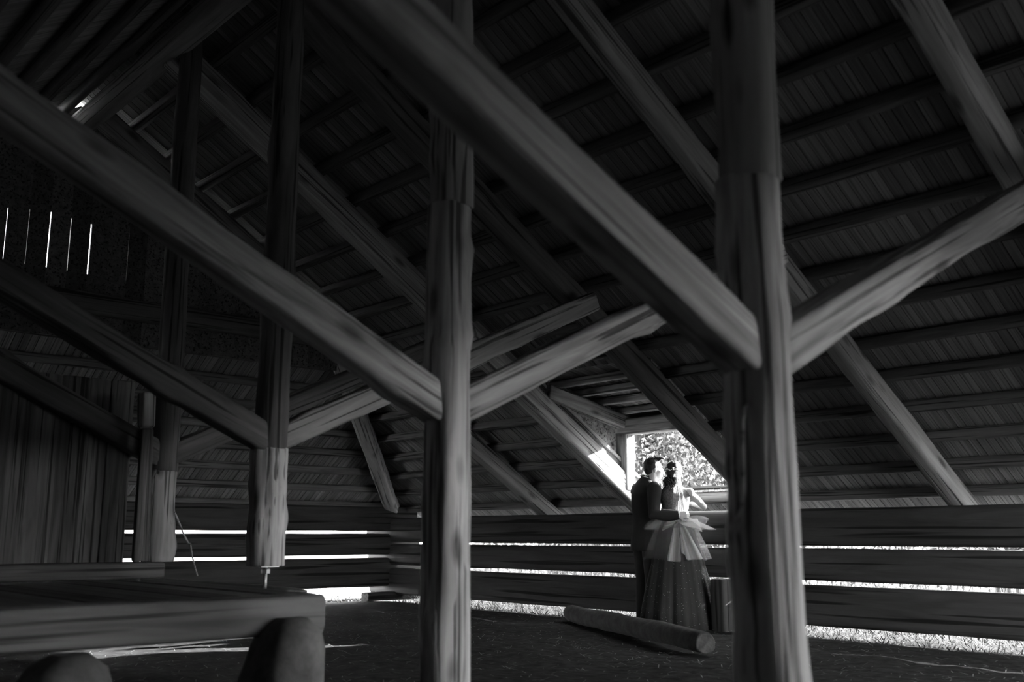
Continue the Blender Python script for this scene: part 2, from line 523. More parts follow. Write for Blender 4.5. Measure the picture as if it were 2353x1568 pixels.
# hip rafter from the log corner
o = timber('rafter', W(-0.30, -0.30, rafter_z(-0.30) + 0.02), W(GABLE_A, GABLE_A, rafter_z(GABLE_A) + 0.02), 0.2, 0.2, M['rafter'], None, p=4, nr=18, seed=207, knots=3)
tag(o, 'short hip rafter rising from the corner of the log walls, left of the centre post', 'rafter', 'sloping rafters of the main roof')

# ================================================================== posts with their V braces
POSTS = [
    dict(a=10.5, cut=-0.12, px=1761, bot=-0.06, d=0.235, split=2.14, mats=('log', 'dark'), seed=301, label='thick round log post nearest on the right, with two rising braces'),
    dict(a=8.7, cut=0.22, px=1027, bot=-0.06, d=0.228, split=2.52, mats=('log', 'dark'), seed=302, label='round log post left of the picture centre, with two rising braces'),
    dict(a=6.72, cut=0.05, px=614, bot=0.735, d=0.215, split=1.46, mats=('log', 'black'), seed=303, label='weathered log post standing on a steel foot at the platform edge'),  # upper length coloured near black for the shade above
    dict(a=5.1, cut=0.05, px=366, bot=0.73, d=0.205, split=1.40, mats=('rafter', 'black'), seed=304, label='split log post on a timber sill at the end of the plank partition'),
]
for q in POSTS:
    n = (q['px'] - 1176.5) / (F_PX / cp)
    Y = (q['a'] - CAM_A) / (n * AX + AY)
    pos = V(n * Y, Y)
    bq = -pos.y
    q['b'] = bq; q['Y'] = Y
    root = empty('braced_post', (pos.x, pos.y, q['bot']), label=q['label'], cat='post', group='row of braced log posts')
    q['root'] = root
    top = board_z(RIDGE - abs(bq - RIDGE)) - 0.14
    far = q['a'] < 8
    split = q['split']
    lo_m, hi_m = q['mats']
    d = q['d']
    hgt = top - q['bot']
    k = 0.12 * (split - q['bot']) / hgt
    timber('post', (pos.x, pos.y, q['bot']), (pos.x, pos.y, split), d, d, M[lo_m], root, p=2.1, up=VA, nr=36, n=24, seed=q['seed'], rough=0.014, taper=k, bend=0.010, knots=11, ends=0.004)
    timber('post_top', (pos.x, pos.y, split - 0.01), (pos.x, pos.y, top), d * (1 - k) * 0.97, d * (1 - k) * 0.97, M[hi_m], root, p=2.1, up=VA, nr=20, n=24, seed=q['seed'] + 7, rough=0.014, taper=0.1, bend=0.006, knots=5, ends=0.004)  # upper length in a darker tone than the post below
    z0 = 1.50
    bm_ = 'black' if far else 'strut'  # far braces carry their shade in the colour
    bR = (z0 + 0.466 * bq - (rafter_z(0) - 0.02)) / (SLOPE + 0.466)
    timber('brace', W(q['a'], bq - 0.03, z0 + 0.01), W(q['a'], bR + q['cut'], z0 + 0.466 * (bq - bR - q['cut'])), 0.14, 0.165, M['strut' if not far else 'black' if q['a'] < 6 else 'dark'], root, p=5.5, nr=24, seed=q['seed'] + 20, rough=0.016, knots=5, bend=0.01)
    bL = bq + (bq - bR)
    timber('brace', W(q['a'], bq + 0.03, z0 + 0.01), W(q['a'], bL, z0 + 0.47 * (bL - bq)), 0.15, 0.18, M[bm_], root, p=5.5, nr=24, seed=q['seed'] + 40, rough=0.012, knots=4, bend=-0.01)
print('POSTS', [(q['a'], round(q['b'], 2), round(q['Y'], 2)) for q in POSTS])
# steel foot of the third post
q = POSTS[2]; pos = q['root'].location
foot = MB()
foot.tube([(pos.x, pos.y, 0.55), (pos.x, pos.y, 0.735)], 0.012, 10)
foot.tube([(pos.x, pos.y, 0.69), (pos.x, pos.y, 0.715)], 0.028, 6, smooth=False)
foot.box((pos.x, pos.y, 0.733), (0.06, 0, 0), (0, 0.06, 0), (0, 0, 0.003))
foot.build('steel_foot', M['steel'], q['root'])
# a lifted strip of bark on the shaded side of the nearest post
q = POSTS[0]; Yp = q['Y'] - 0.10
mb = MB()
strip = [pt(1742, 918, Yp), pt(1712, 936, Yp), pt(1706, 965, Yp - 0.01), pt(1706, 1050, Yp - 0.01), pt(1708, 1130, Yp - 0.01), pt(1704, 1172, Yp), pt(1690, 1196, Yp)]
mb.tube(strip, [(0.003, 0.004), (0.004, 0.006), (0.005, 0.007), (0.005, 0.008), (0.005, 0.008), (0.004, 0.007), (0.002, 0.004)], 8)
mb.build('bark_strip', M['log'], q['root'])

# ================================================================== dormer
n_dor = (VZ - 0.2 * VB).normalized()
def dormer(hole, lift, foot, label, seed):
    E0, E1, g0, g1 = hole
    dor = empty('dormer', W((E0 + E1) / 2, 0.35, 1.6), label=label, cat='dormer')
    def dz(b): return 2.235 + lift + 0.2 * b            # underside of the dormer's boards
    def tb(name, p0, p1, w, h, mat, sd, **k):
        return timber(name, p0, p1, w, h, M[mat], dor, seed=seed + sd, rough=k.pop('rough', 0.005), p=k.pop('p', 8.0), **k)
    tb('jamb', W(E0 + 0.065, 0.342, foot + 0.2), W(E0 + 0.065, 0.342, 2.03 + lift), 0.155, 0.165, 'pale', 1, up=VA)
    tb('jamb', W(E1 - 0.07, 0.342, foot + 0.3), W(E1 - 0.07, 0.342, 2.03 + lift), 0.155, 0.165, 'pale', 2, up=VA)
    tb('header', W(E0 - 0.06, 0.342, 2.10 + lift), W(E1 + 0.05, 0.342, 2.10 + lift), 0.17, 0.18, 'strut', 3)
    tb('fascia', W(E0 - 0.06, 0.235, 2.20 + lift), W(E1 + 0.05, 0.235, 2.20 + lift), 0.025, 0.16, 'plank', 6)
    for i, aa in enumerate((E0 + 0.09, E1 - 0.07)):
        tb('side_rafter', W(aa, 0.24, dz(0.24) - 0.16), W(aa, g1 - 0.1, dz(g1 - 0.1) - 0.16), 0.12, 0.16, 'pale', 4 + i, rough=0.01)
    for i, bb in enumerate((0.41, 0.75, 1.08, 1.4, 1.75, 2.1)):
        if bb > g1: continue
        tb('batten', W(E0 - 0.1, bb, dz(bb) - 0.04), W(E1 + 0.05, bb, dz(bb) - 0.04), 0.085, 0.08, 'pale', 10 + i, p=4, n=10)
    aa = E0 - 0.1
    while aa < E1 + 0.1:
        place_board(bm_board, W(aa, 0.2, dz(0.2) + 0.012), W(aa, g1, dz(g1) + 0.012), n_dor, dor, M['board'])
        aa += BW
    mb = MB()
    mb.prism([W(E0 - 0.16, 0.14, dz(0.14) + 0.03), W(E1 + 0.13, 0.14, dz(0.14) + 0.03), W(E1 + 0.13, g1 + 0.09, dz(g1 + 0.09) + 0.03), W(E0 - 0.16, g1 + 0.09, dz(g1 + 0.09) + 0.03)], Vector((0, 0, 0.02)))
    mb.build('roof_covering', M['sheet'], dor)
    for aa in (E0 - 0.015, E1 + 0.005):                 # cheeks of upright boards
        b = 0.26
        while b < g1:
            b1 = min(b + 0.17, g1)
            poly = [(b, board_z(b) - 0.06), (b1 - 0.006, board_z(b1) - 0.06), (b1 - 0.006, max(dz(b1), board_z(b1) - 0.05)), (b, max(dz(b), board_z(b) - 0.05))]
            mb = MB(); mb.prism([W(aa, p_[0], p_[1]) for p_ in poly], VA * 0.022)
            mb.build('cheek_board', M['strut'], dor)
            b = b1
    tb('cheek_sill', W(E0 + 0.035, 0.12, board_z(0.12) - 0.11), W(E0 + 0.035, g1, board_z(g1) - 0.11), 0.05, 0.07, 'batten', 20)
    tb('cheek_trim', W(E0 + 0.065, 0.12, board_z(0.12) - 0.04), W(E0 + 0.065, g1, board_z(g1) - 0.04), 0.02, 0.035, 'pale', 21)
    if lift: return
    tb('sill', W(E0, g0 - 0.03, board_z(g0) - 0.03), W(E1, g0 - 0.03, board_z(g0) - 0.03), 0.05, 0.12, 'rafter', 22)
    for i in range(9):
        mb = MB(); c = W(E0 + 0.72 + 0.095 * i, g0 - 0.02, board_z(g0) + 0.032); mb.ellipsoid(c, (0.007, 0, 0), (0, 0.007, 0), (0, 0, 0.008), 8, 5)
        mb.build('nail_head', M['steel'], dor)
dormer(HOLES[0], 0.0, 1.20, 'roof dormer with an open window framed in pale sunlit timber above the couple', 400)

# ================================================================== raised platform on the left
DK = 0.60
plat = empty('timber_platform', W(7.0, 7.0, 0.4), label='raised timber platform with a heavy edge beam, at the lower left', cat='platform')
bm_deck = board_mesh(0.19, 0.04)
b = 5.56
while b < 9.6:
    place_board(bm_deck, W(0.6, b, DK - 0.022 + rng.uniform(-0.004, 0.004)), W(7.40 if b > 5.7 else 6.98, b, DK - 0.022 + rng.uniform(-0.004, 0.004)), VZ, plat, M['deck'], 'deck_board')
    b += 0.2
timber('edge_beam', W(7.52, 5.72, 0.505), W(7.52, 9.8, 0.505), 0.20, 0.205, M['sill'], plat, p=7, nr=20, seed=501, rough=0.006, knots=3)
timber('side_beam', W(0.6, 5.50, 0.53), W(6.95, 5.50, 0.53), 0.12, 0.14, M['deck'], plat, p=6, nr=20, seed=502, rough=0.006)
timber('sill', W(5.08, 5.60, 0.67), W(5.08, 9.6, 0.67), 0.22, 0.12, M['deck'], plat, p=7, nr=14, seed=504, rough=0.005)
# saddle stones carrying the edge beam
def saddle(name, b, ht, w, seed, label):
    r = random.Random(seed)
    mb = MB(); rings = []
    c = W(7.66, b, 0)
    for i in range(10):
        t = i / 9
        z = -0.12 + (ht + 0.12) * t
        k = 1.32 - 0.34 * t
        if t > 0.8: k *= 1 - 0.55 * ((t - 0.8) / 0.2) ** 2
        ring = []
        for j in range(20):
            an = 2 * math.pi * j / 20
            cc, ss = math.cos(an), math.sin(an)
            x = math.copysign(abs(cc) ** 0.55, cc) * w / 2 * k; y = math.copysign(abs(ss) ** 0.55, ss) * 0.18 * k
            d = 1 + 0.09 * noise.noise(Vector((cc * 2 + seed, ss * 2, z * 5)))
            ring.append(c + VB * (x * d + 0.10 * (1 - t)) + VA * (y * d))
            ring[-1].z = z
        rings.append(ring)
    mb.quadgrid(rings)
    o = mb.build(name, M['stone'])
    return tag(o, label, 'stone')
saddle('foundation_stone', 5.95, 0.50, 0.30, 3, 'tapering foundation stone under the near end of the platform beam')
saddle('foundation_stone', 7.05, 0.40, 0.34, 9, 'darker foundation stone further left under the platform beam, cut by the lower frame edge')
# ================================================================== plank partition on the platform
part_w = empty('plank_partition', W(5.0, 6.8, 0.73), label='low partition of upright dark planks standing on the platform at the left', cat='partition')
b = 5.86
i = 0
while b < 8.9:
    w = rng.choice((0.17, 0.2, 0.15, 0.22))
    off = rng.uniform(-0.012, 0.012)
    timber('plank', W(5.02 + off, b + w / 2, 0.72), W(5.02 + off, b + w / 2, 2.05), w + 0.004, 0.03, M['plank'], part_w, p=9, up=VA, nr=10, n=12, seed=520 + i, rough=0.004)
    b += w; i += 1
timber('rail', W(4.96, 5.8, 1.86), W(4.96, 8.9, 1.86), 0.06, 0.09, M['plank'], part_w, p=7, seed=560, rough=0.003)
timber('door_post', pt(313, 1292, 7.15), pt(334, 985, 7.15), 0.06, 0.05, M['plank'], part_w, p=7, up=VA, seed=561, rough=0.004)
timber('door_post', pt(330, 1292, 7.25), pt(343, 985, 7.25), 0.05, 0.05, M['plank'], part_w, p=7, up=VA, seed=562, rough=0.004)
timber('beam_end', pt(336, 984, 7.1), pt(338, 903, 7.1), 0.10, 0.10, M['strut'], part_w, p=6, up=VA, seed=563, rough=0.008)
# thin stick leaning between the platform and the post
mb = MB()
Yt = 7.5
mb.tube([pt(392, 1158, Yt), pt(410, 1198, Yt), pt(421, 1226, Yt), pt(431, 1246, Yt), pt(437, 1250, Yt), pt(442, 1280, Yt), pt(448, 1304, Yt), pt(454, 1324, Yt)], [0.008, 0.0075, 0.007, 0.008, 0.008, 0.006, 0.006, 0.005], 8)
tag(mb.build('thin_stick', M['strut']), 'thin crooked stick leaning against the split log post', 'stick')

# ================================================================== log on the floor, squared block, boots of straw
pA = pt(1622, 1479, 8.1); pB = pt(1312, 1411, 11.2)
pA.z = 0.085; pB.z = 0.10
o = timber('fallen_log', pA, pB, 0.175, 0.175, M['bark'], None, p=2.1, nr=24, n=20, seed=601, rough=0.012, knots=6, bend=0.02)
tag(o, 'bark-covered log lying on the earth floor in front of the couple', 'log')
q0 = pt(1660, 1380, 9.95)
root = empty('squared_block', (q0.x, q0.y, 0), label='dark squared timber block standing on end right of the bride', cat='block')
timber('block', (q0.x, q0.y, -0.02), (q0.x, q0.y, 0.505), 0.17, 0.17, M['wall'], root, p=9, up=VA, seed=610, rough=0.003)

# ================================================================== straw
def blade(mb, c, d, L, w, up):
    s = d.cross(up).normalized() * (w / 2)
    m = c + d * (L * 0.5) + up * (L * 0.08)
    e = c + d * L
    b0 = len(mb.v)
    mb.v.extend([tuple(c - s), tuple(c + s), tuple(m + s), tuple(m - s), tuple(e)])
    mb.f.append((b0, b0 + 1, b0 + 2, b0 + 3)); mb.sm.append(True)
    mb.f.append((b0 + 3, b0 + 2, b0 + 4)); mb.sm.append(True)
def straw(name, n, fa, fb, zf, mat, tilt, Lr, wr, seed):
    r = random.Random(seed); mb = MB()
    for _ in range(n):
        a, b = fa(r), fb(r)
        an = r.uniform(0, 6.283); ti = r.uniform(*tilt)
        d = Vector((math.cos(an) * math.cos(ti), math.sin(an) * math.cos(ti), math.sin(ti)))
        blade(mb, W(a, b, zf(r, a, b)), d, r.uniform(*Lr), r.uniform(*wr), VZ if abs(ti) < 1.0 else Vector((math.cos(an), math.sin(an), 0.2)))
    return mb.build(name, mat)
o = straw('straw_bed', 26000, lambda r: r.uniform(0.2, 12.5), lambda r: 0.22 - 2.6 * r.random() ** 1.3, lambda r, a, b: -0.06 + (0.02 + 0.10 * r.random()) * (1.0 if b < -0.05 else 0.35), M['straw'], (-0.2, 0.7), (0.05, 0.16), (0.004, 0.011), 11)
tag(o, 'bright dry straw piled outside along the foot of the right log wall', 'straw', kind='stuff')
o = straw('straw_bed', 6000, lambda r: 0.15 - 2.2 * r.random() ** 1.2, lambda r: r.uniform(0.1, 5), lambda r, a, b: -0.06 + 0.12 * r.random(), M['straw'], (-0.2, 0.7), (0.05, 0.16), (0.004, 0.011), 12)
tag(o, 'dry straw lying outside along the foot of the left log wall', 'straw', kind='stuff')
o = straw('floor_litter', 4200, lambda r: r.uniform(2, 11), lambda r: r.uniform(0.3, 8), lambda r, a, b: 0.035 * noise.noise(Vector((a * 0.8, b * 0.8, 0))) + 0.016 * noise.noise(Vector((a * 3.5, b * 3.5, 3))) + 0.004, M['litter'], (-0.02, 0.10), (0.03, 0.13), (0.002, 0.005), 13)
tag(o, 'scattered straw and chaff on the earth floor', 'straw', kind='stuff')
o = straw('tall_grass', 5000, lambda r: r.uniform(-3, 14), lambda r: -0.5 - 2.8 * r.random(), lambda r, a, b: -0.08, M['straw'], (1.0, 1.5), (0.25, 0.75), (0.004, 0.009), 14)
tag(o, 'tall dry grass growing outside along the right log wall', 'grass', kind='stuff')

M['eave_bounce'] = noisy('eave_bounce_ground', 0.32, 0.52, 6.0, bump=0.0)  # bright ground added to bounce light up under the eaves
for nm, a0, a1, b0, b1 in (('ground_bounce', -1.5, 9.5, -8.0, -1.9), ('ground_bounce_left', -7.0, -1.2, -1.5, 8.0)):
    mb = MB(); rows = []
    for i in range(13):
        rows.append([W(a0 + (a1 - a0) * i / 12, b0 + (b1 - b0) * j / 12, -0.05 + 0.015 * noise.noise(Vector((i * 0.9, j * 0.9, 1)))) for j in range(13)])
    mb.quadgrid(rows, close_u=False, caps=False)
    tag(mb.build(nm, M['eave_bounce']), kind='structure')

# ================================================================== trees outside
def tree(pos, ht, rad, seed, label, n_leaf=7000, leaf=(0.06, 0.13), z_lo=0.3):
    r = random.Random(seed)
    pos = Vector(pos)
    bush = ht < 2.5
    root = empty('hedge_bush' if bush else 'leafy_tree', pos, label=label, cat='bush' if bush else 'tree', group='hedge outside the right wall' if bush else 'trees outside the barn')
    mb = MB()
    mb.tube([pos + Vector((0, 0, -0.1)), pos + Vector((0.05, 0.04, ht * 0.3)), pos + Vector((-0.04, 0.08, ht * 0.65)), pos + Vector((0.02, 0, ht * 0.95))], [ht * 0.03, ht * 0.024, ht * 0.014, ht * 0.004], 10)
    mb.build('trunk', M['bark'], root)
    br = MB(); fo = MB()
    nb_ = 46
    for i in range(nb_):
        t = r.uniform(z_lo / ht, 0.97)
        an = r.uniform(0, 6.283)
        R = rad * math.sqrt(max(0.05, 1 - abs(t - 0.4) ** 1.5 * 1.7)) * r.uniform(0.7, 1.1)
        p0 = pos + Vector((0, 0, ht * t)); d = Vector((math.cos(an), math.sin(an), 0))
        pts = [p0, p0 + d * R * 0.4 + VZ * 0.16 * R, p0 + d * R * 0.8 + VZ * 0.06 * R, p0 + d * R * 1.05 - VZ * 0.28 * R]
        br.tube(pts, [0.03, 0.02, 0.012, 0.004], 6)
        for _ in range(n_leaf // nb_):
            s = r.uniform(0.2, 1.0) * 3; k = min(int(s), 2); f = s - k
            c = pts[k].lerp(pts[k + 1], f) + Vector((r.gauss(0, 1), r.gauss(0, 1), r.gauss(0, 0.9))) * 0.17 * R
            dd = Vector((r.gauss(0, 0.6), r.gauss(0, 0.6), r.gauss(-0.7, 0.5))).normalized()
            up = Vector((r.gauss(0, 1), r.gauss(0, 1), r.gauss(0.8, 0.6))).normalized()
            if abs(dd.dot(up)) > 0.95: continue
            L = r.uniform(*leaf)
            s_ = dd.cross(up).normalized() * (L * 0.20)
            n_ = s_.cross(dd).normalized() * (L * 0.06)
            b0 = len(fo.v)
            fo.v.extend([tuple(c), tuple(c + dd * L * 0.45 + s_ + n_), tuple(c + dd * L), tuple(c + dd * L * 0.45 - s_ + n_)])
            fo.f.append((b0, b0 + 1, b0 + 2, b0 + 3)); fo.sm.append(False)
    br.build('branch', M['bark'], root)
    fo.build('foliage', M['leaf'], root)
tree(V(2.0, 16.3, -0.08), 4.6, 1.9, 21, 'drooping leafy tree seen through the dormer behind the groom', 22000)
tree(V(3.9, 15.6, -0.08), 4.2, 1.9, 22, 'leafy tree seen through the dormer right of the bride', 22000)
tree(V(2.9, 19.0, -0.08), 6.0, 2.6, 23, 'taller leafy tree standing behind the two trees at the dormer', 20000)
tree(V(5.2, 19.5, -0.08), 6.5, 3.0, 27, 'tall dense tree in the background right of the dormer view', 16000)
tree(V(0.8, 19.0, -0.08), 5.5, 2.4, 28, 'tree in the background seen left of the groom through the dormer', 14000)
tree(V(6.6, 13.8, -0.08), 3.6, 1.8, 24, 'leafy bush outside the right log wall, glimpsed through its gaps', 8000)
tree(V(8.8, 11.6, -0.08), 3.4, 1.8, 25, 'leafy bush outside the far right end of the log wall', 8000)
tree(W(16.1, -3.6, -0.08), 5.0, 2.3, 26, 'unseen leafy tree added to keep the sun out of the barn doorway', 12000)  # added out of view to block sun at the doorway
for i in range(8):
    tree(W(-10.6 + 2.25 * i, -9.6 + 0.4 * math.sin(i * 2.1), -0.08), 1.9, 1.35, 60 + i, 'low leafy hedge bush beyond the gaps of the right log wall', 3600, leaf=(0.07, 0.15), z_lo=0.12)

# ================================================================== the couple
M['skin'] = plain('skin', 0.40, 0.5, spec=0.4)[0]
M['suit'] = plain('dark_wool_suit', 0.022, 0.85, spec=0.2)[0]
M['shoe'] = plain('black_leather', 0.02, 0.35)[0]
M['hair_dark'] = noisy('dark_hair', 0.006, 0.028, 60.0, 0.45, bump=0.3)
M['hair_brown'] = noisy('brown_hair', 0.015, 0.06, 60.0, 0.45, bump=0.3)
M['shirt'] = plain('white_cotton', 0.75, 0.8)[0]
M['lace'] = noisy('pale_lace', 0.08, 0.20, 70.0, 0.75, bump=0.3)
M['pearl'] = plain('pearl', 0.8, 0.25)[0]
M['petal'] = plain('pale_petal', 0.6, 0.7)[0]
def sheer(name, v, opac, transl=0.4, sparkle=False):
    m, nt, b = plain(name, v, 0.7, spec=0.08)
    N, L = nt.nodes, nt.links
    tr = N.new('ShaderNodeBsdfTransparent'); tl = N.new('ShaderNodeBsdfTranslucent'); tl.inputs['Color'].default_value = grey(v)
    m1 = N.new('ShaderNodeMixShader'); m1.inputs[0].default_value = transl
    L.new(b.outputs[0], m1.inputs[1]); L.new(tl.outputs[0], m1.inputs[2])
    m2 = N.new('ShaderNodeMixShader'); m2.inputs[0].default_value = opac
    L.new(tr.outputs[0], m2.inputs[1]); L.new(m1.outputs[0], m2.inputs[2])
    L.new(m2.outputs[0], N['Material Output'].inputs['Surface'])
    if sparkle:
        tc = N.new('ShaderNodeTexCoord'); vo = N.new('ShaderNodeTexVoronoi'); vo.inputs['Scale'].default_value = 45
        L.new(tc.outputs['Object'], vo.inputs['Vector'])
        r = N.new('ShaderNodeValToRGB'); r.color_ramp.elements[0].position = 0.06; r.color_ramp.elements[0].color = grey(0.95)
        r.color_ramp.elements[1].position = 0.11; r.color_ramp.elements[1].color = grey(v)
        L.new(vo.outputs['Distance'], r.inputs['Fac']); L.new(r.outputs[0], b.inputs['Base Color'])
    return m
M['tulle'] = sheer('tulle', 0.45, 0.17)
M['veil'] = sheer('veil_net', 0.8, 0.22, 0.5)
M['satin'] = sheer('glitter_satin', 0.5, 0.5, 0.4)
M['skirt'] = sheer('glitter_tulle_skirt', 0.04, 0.96, 0.25, True)

def flesh(o, voxel=0.007, smooth=5):
    r = o.modifiers.new('remesh', 'REMESH'); r.mode = 'VOXEL'; r.voxel_size = voxel; r.use_smooth_shade = True
    s = o.modifiers.new('smooth', 'SMOOTH'); s.factor = 0.5; s.iterations = smooth
    return o
def shell(name, mat, parent, c, ex, ey, ez, keep, thick=0.012, n=40, m=26, wob=0.0):
    """part of an ellipsoid (hair cap): keep(dir) decides which faces stay; dir in units of ex, ey, ez"""
    mb = MB(); idx = {}
    def vid(i, j):
        j %= n
        if (i, j) not in idx:
            th = math.pi * i / m; ph = 2 * math.pi * j / n
            d = (math.sin(th) * math.cos(ph), math.sin(th) * math.sin(ph), math.cos(th))
            k = 1 + wob * noise.noise(Vector(d) * 6 + Vector((0, 0, 3))) + wob * 0.6 * noise.noise(Vector(d) * 17)
            idx[(i, j)] = len(mb.v)
            mb.v.append(tuple(Vector(c) + (ex * d[0] + ey * d[1] + ez * d[2]) * k))
        return idx[(i, j)]
    for i in range(m):
        for j in range(n):
            th = math.pi * (i + 0.5) / m; ph = 2 * math.pi * (j + 0.5) / n
            d = (math.sin(th) * math.cos(ph), math.sin(th) * math.sin(ph), math.cos(th))
            if keep(d):
                if i == 0: f = (vid(0, 0), vid(1, j), vid(1, j + 1))
                elif i == m - 1: f = (vid(i, j), vid(m, 0), vid(i, j + 1))
                else: f = (vid(i, j), vid(i + 1, j), vid(i + 1, j + 1), vid(i, j + 1))
                mb.f.append(f); mb.sm.append(True)
    o = mb.build(name, mat, parent)
    so = o.modifiers.new('thick', 'SOLIDIFY'); so.thickness = thick; so.offset = -1
    return o
def hand(mb, w, d, nrm, thumb, curl=0.9, sc_=1.0):
    """w wrist, d towards the fingers, nrm out of the palm, thumb: +1/-1 side"""
    w = Vector(w); d = Vector(d).normalized(); nrm = Vector(nrm); nrm = (nrm - d * nrm.dot(d)).normalized()
    s = d.cross(nrm) * thumb
    k = sc_
    mb.tube([w - d * 0.03 * k, w, w + d * 0.03 * k, w + d * 0.065 * k, w + d * 0.088 * k], [(0.025 * k, 0.02 * k), (0.026 * k, 0.019 * k), (0.036 * k, 0.016 * k), (0.041 * k, 0.014 * k), (0.039 * k, 0.010 * k)], 12, side=s)
    for off, ln in ((0.031, 0.068), (0.0105, 0.077), (-0.0105, 0.072), (-0.031, 0.056)):
        p = w + d * 0.083 * k + s * off * k
        dd = (d + s * off * 1.6).normalized(); pts = [p - dd * 0.012]; an = 0.15
        for q_ in (0.42, 0.32, 0.26):
            an += curl * 0.42
            st = dd * math.cos(an) + nrm * math.sin(an)
            pts.append(pts[-1] + st * ln * q_ * k)
        mb.tube(pts, [0.0088 * k, 0.0082 * k, 0.0076 * k, 0.0066 * k], 8)
    p = w + d * 0.022 * k + s * 0.028 * k
    mb.tube([p, p + (d * 0.6 + s * 0.8).normalized() * 0.034 * k + nrm * 0.006, p + (d * 0.85 + s * 0.5 + nrm * 0.3).normalized() * 0.068 * k, p + (d * 1.0 + s * 0.25 + nrm * 0.5).normalized() * 0.086 * k], [0.013 * k, 0.0105 * k, 0.009 * k, 0.007 * k], 8)
def head(mb, c, face, k=1.0, up=VZ):
    """skull, jaw, nose, brow, lips, ears; c is the middle of the head at eye height"""
    f = Vector(face).normalized(); s = f.cross(up).normalized(); c = Vector(c)
    E = lambda x, y, z, rx, ry, rz: mb.ellipsoid(c + s * x * k + f * y * k + up * z * k, s * rx * k, f * ry * k, up * rz * k)
    E(0, -0.012, 0.022, 0.074, 0.094, 0.092)      # skull
    E(0, 0.030, -0.030, 0.060, 0.062, 0.072)      # face
    E(0, 0.046, -0.078, 0.040, 0.044, 0.030)      # jaw and chin
    E(0, 0.062, -0.094, 0.018, 0.018, 0.014)
    E(0, 0.074, 0.026, 0.045, 0.014, 0.012)       # brow
    mb.tube([c + f * 0.086 * k + up * 0.012 * k, c + f * 0.103 * k - up * 0.014 * k, c + f * 0.112 * k - up * 0.030 * k, c + f * 0.094 * k - up * 0.040 * k], [0.007 * k, 0.009 * k, 0.012 * k, 0.008 * k], 8)
    E(0, 0.088, -0.056, 0.022, 0.009, 0.0055)     # lips
    E(0, 0.086, -0.066, 0.019, 0.009, 0.006)
    for sg in (-1, 1):
        E(sg * 0.031, 0.070, 0.004, 0.012, 0.012, 0.009)       # eyelids
        E(sg * 0.045, 0.045, -0.028, 0.020, 0.028, 0.020)      # cheek bones
        E(sg * 0.074, -0.012, -0.008, 0.010, 0.020, 0.032)     # ears
    return f, s

# ---------------------------------------------------------------- groom
def VV(x, y): return (VR * x + VF * y).normalized()
gP = V(1.395, 10.50, 0.0); gF = VV(0.94, 0.35); gR = VV(0.35, -0.94)
G = lambda x, y, z: gP + gR * x + gF * y + VZ * z
groom = empty('person', gP, label='groom in a dark suit, face turned right, one arm round the waist of the bride', cat='person')
gface = VV(0.985, 0.17)
gh = pt(1502.5, 1079, 10.47)
mb = MB()
head(mb, gh, gface, 1.0)
mb.tube([G(0, -0.01, 1.36), G(0.0, 0.015, 1.43), gh - VZ * 0.10 - gface * 0.012, gh - VZ * 0.04 - gface * 0.02], [0.066, 0.058, 0.056, 0.058], 14)
mb.tube([G(0, 0, 0.84), G(0, 0, 0.95), G(0, 0, 1.08), G(0, 0, 1.22), G(0, 0.0, 1.36), G(0, 0, 1.43), G(0, 0.01, 1.465)], [(0.16, 0.11), (0.165, 0.115), (0.15, 0.105), (0.17, 0.115), (0.19, 0.11), (0.15, 0.085), (0.07, 0.06)], 18, side=gR)
gS = G(0.185, 0.0, 1.415); gE = pt(1503, 1184, 10.14); gW = pt(1559, 1184, 10.085)
mb.tube([gS, gS.lerp(gE, 0.5), gE, gE.lerp(gW, 0.5), gW], [0.052, 0.046, 0.041, 0.036, 0.026], 12)
hand(mb, gW, VV(0.93, 0.10) + VZ * 0.02, VV(0.05, 1), -1, curl=0.75)
gS2 = G(-0.185, 0.0, 1.415); gE2 = G(-0.24, 0.14, 1.13); gW2 = G(-0.08, 0.30, 1.19)
mb.tube([gS2, gS2.lerp(gE2, 0.5), gE2, gE2.lerp(gW2, 0.5), gW2], [0.052, 0.046, 0.041, 0.036, 0.026], 12)
hand(mb, gW2, gF * 0.4 + gR * 0.9, -VZ, -1, curl=0.4)
for sg in (-1, 1):
    mb.tube([G(sg * 0.09, 0, 0.92), G(sg * 0.095, 0.0, 0.70), G(sg * 0.095, 0.01, 0.48), G(sg * 0.095, -0.01, 0.28), G(sg * 0.095, -0.015, 0.06)], [0.085, 0.078, 0.058, 0.055, 0.038], 12)
    mb.ellipsoid(G(sg * 0.1, 0.05, 0.04), gR * 0.045, gF * 0.12, VZ * 0.04)
flesh(mb.build('body', M['skin'], groom), 0.0065, 4)
mb = MB()
mb.tube([G(0, -0.01, 0.76), G(0, -0.005, 0.88), G(0, 0, 1.00), G(0, 0, 1.10), G(0, 0, 1.22), G(0, -0.002, 1.34), G(0, 0.0, 1.42), G(0, 0.01, 1.468), G(0, 0.022, 1.50)], [(0.205, 0.15), (0.20, 0.145), (0.187, 0.132), (0.18, 0.128), (0.195, 0.135), (0.212, 0.132), (0.195, 0.108), (0.125, 0.082), (0.075, 0.068)], 26, side=gR)
mb.tube([gS - VZ * 0.0 - gR * 0.03, gS + gR * 0.01 - VZ * 0.03, gS.lerp(gE, 0.5), gE, gE.lerp(gW, 0.35), gE.lerp(gW, 0.7), gW + (gW - gE).normalized() * 0.01], [0.072, 0.074, 0.067, 0.062, 0.060, 0.054, 0.048], 16)
mb.tube([gS2 + gR * 0.03, gS2 - gR * 0.01 - VZ * 0.03, gS2.lerp(gE2, 0.5), gE2, gE2.lerp(gW2, 0.5), gW2], [0.072, 0.074, 0.066, 0.06, 0.055, 0.045], 16)
flesh(mb.build('jacket', M['suit'], groom), 0.009, 4)
mb = MB()
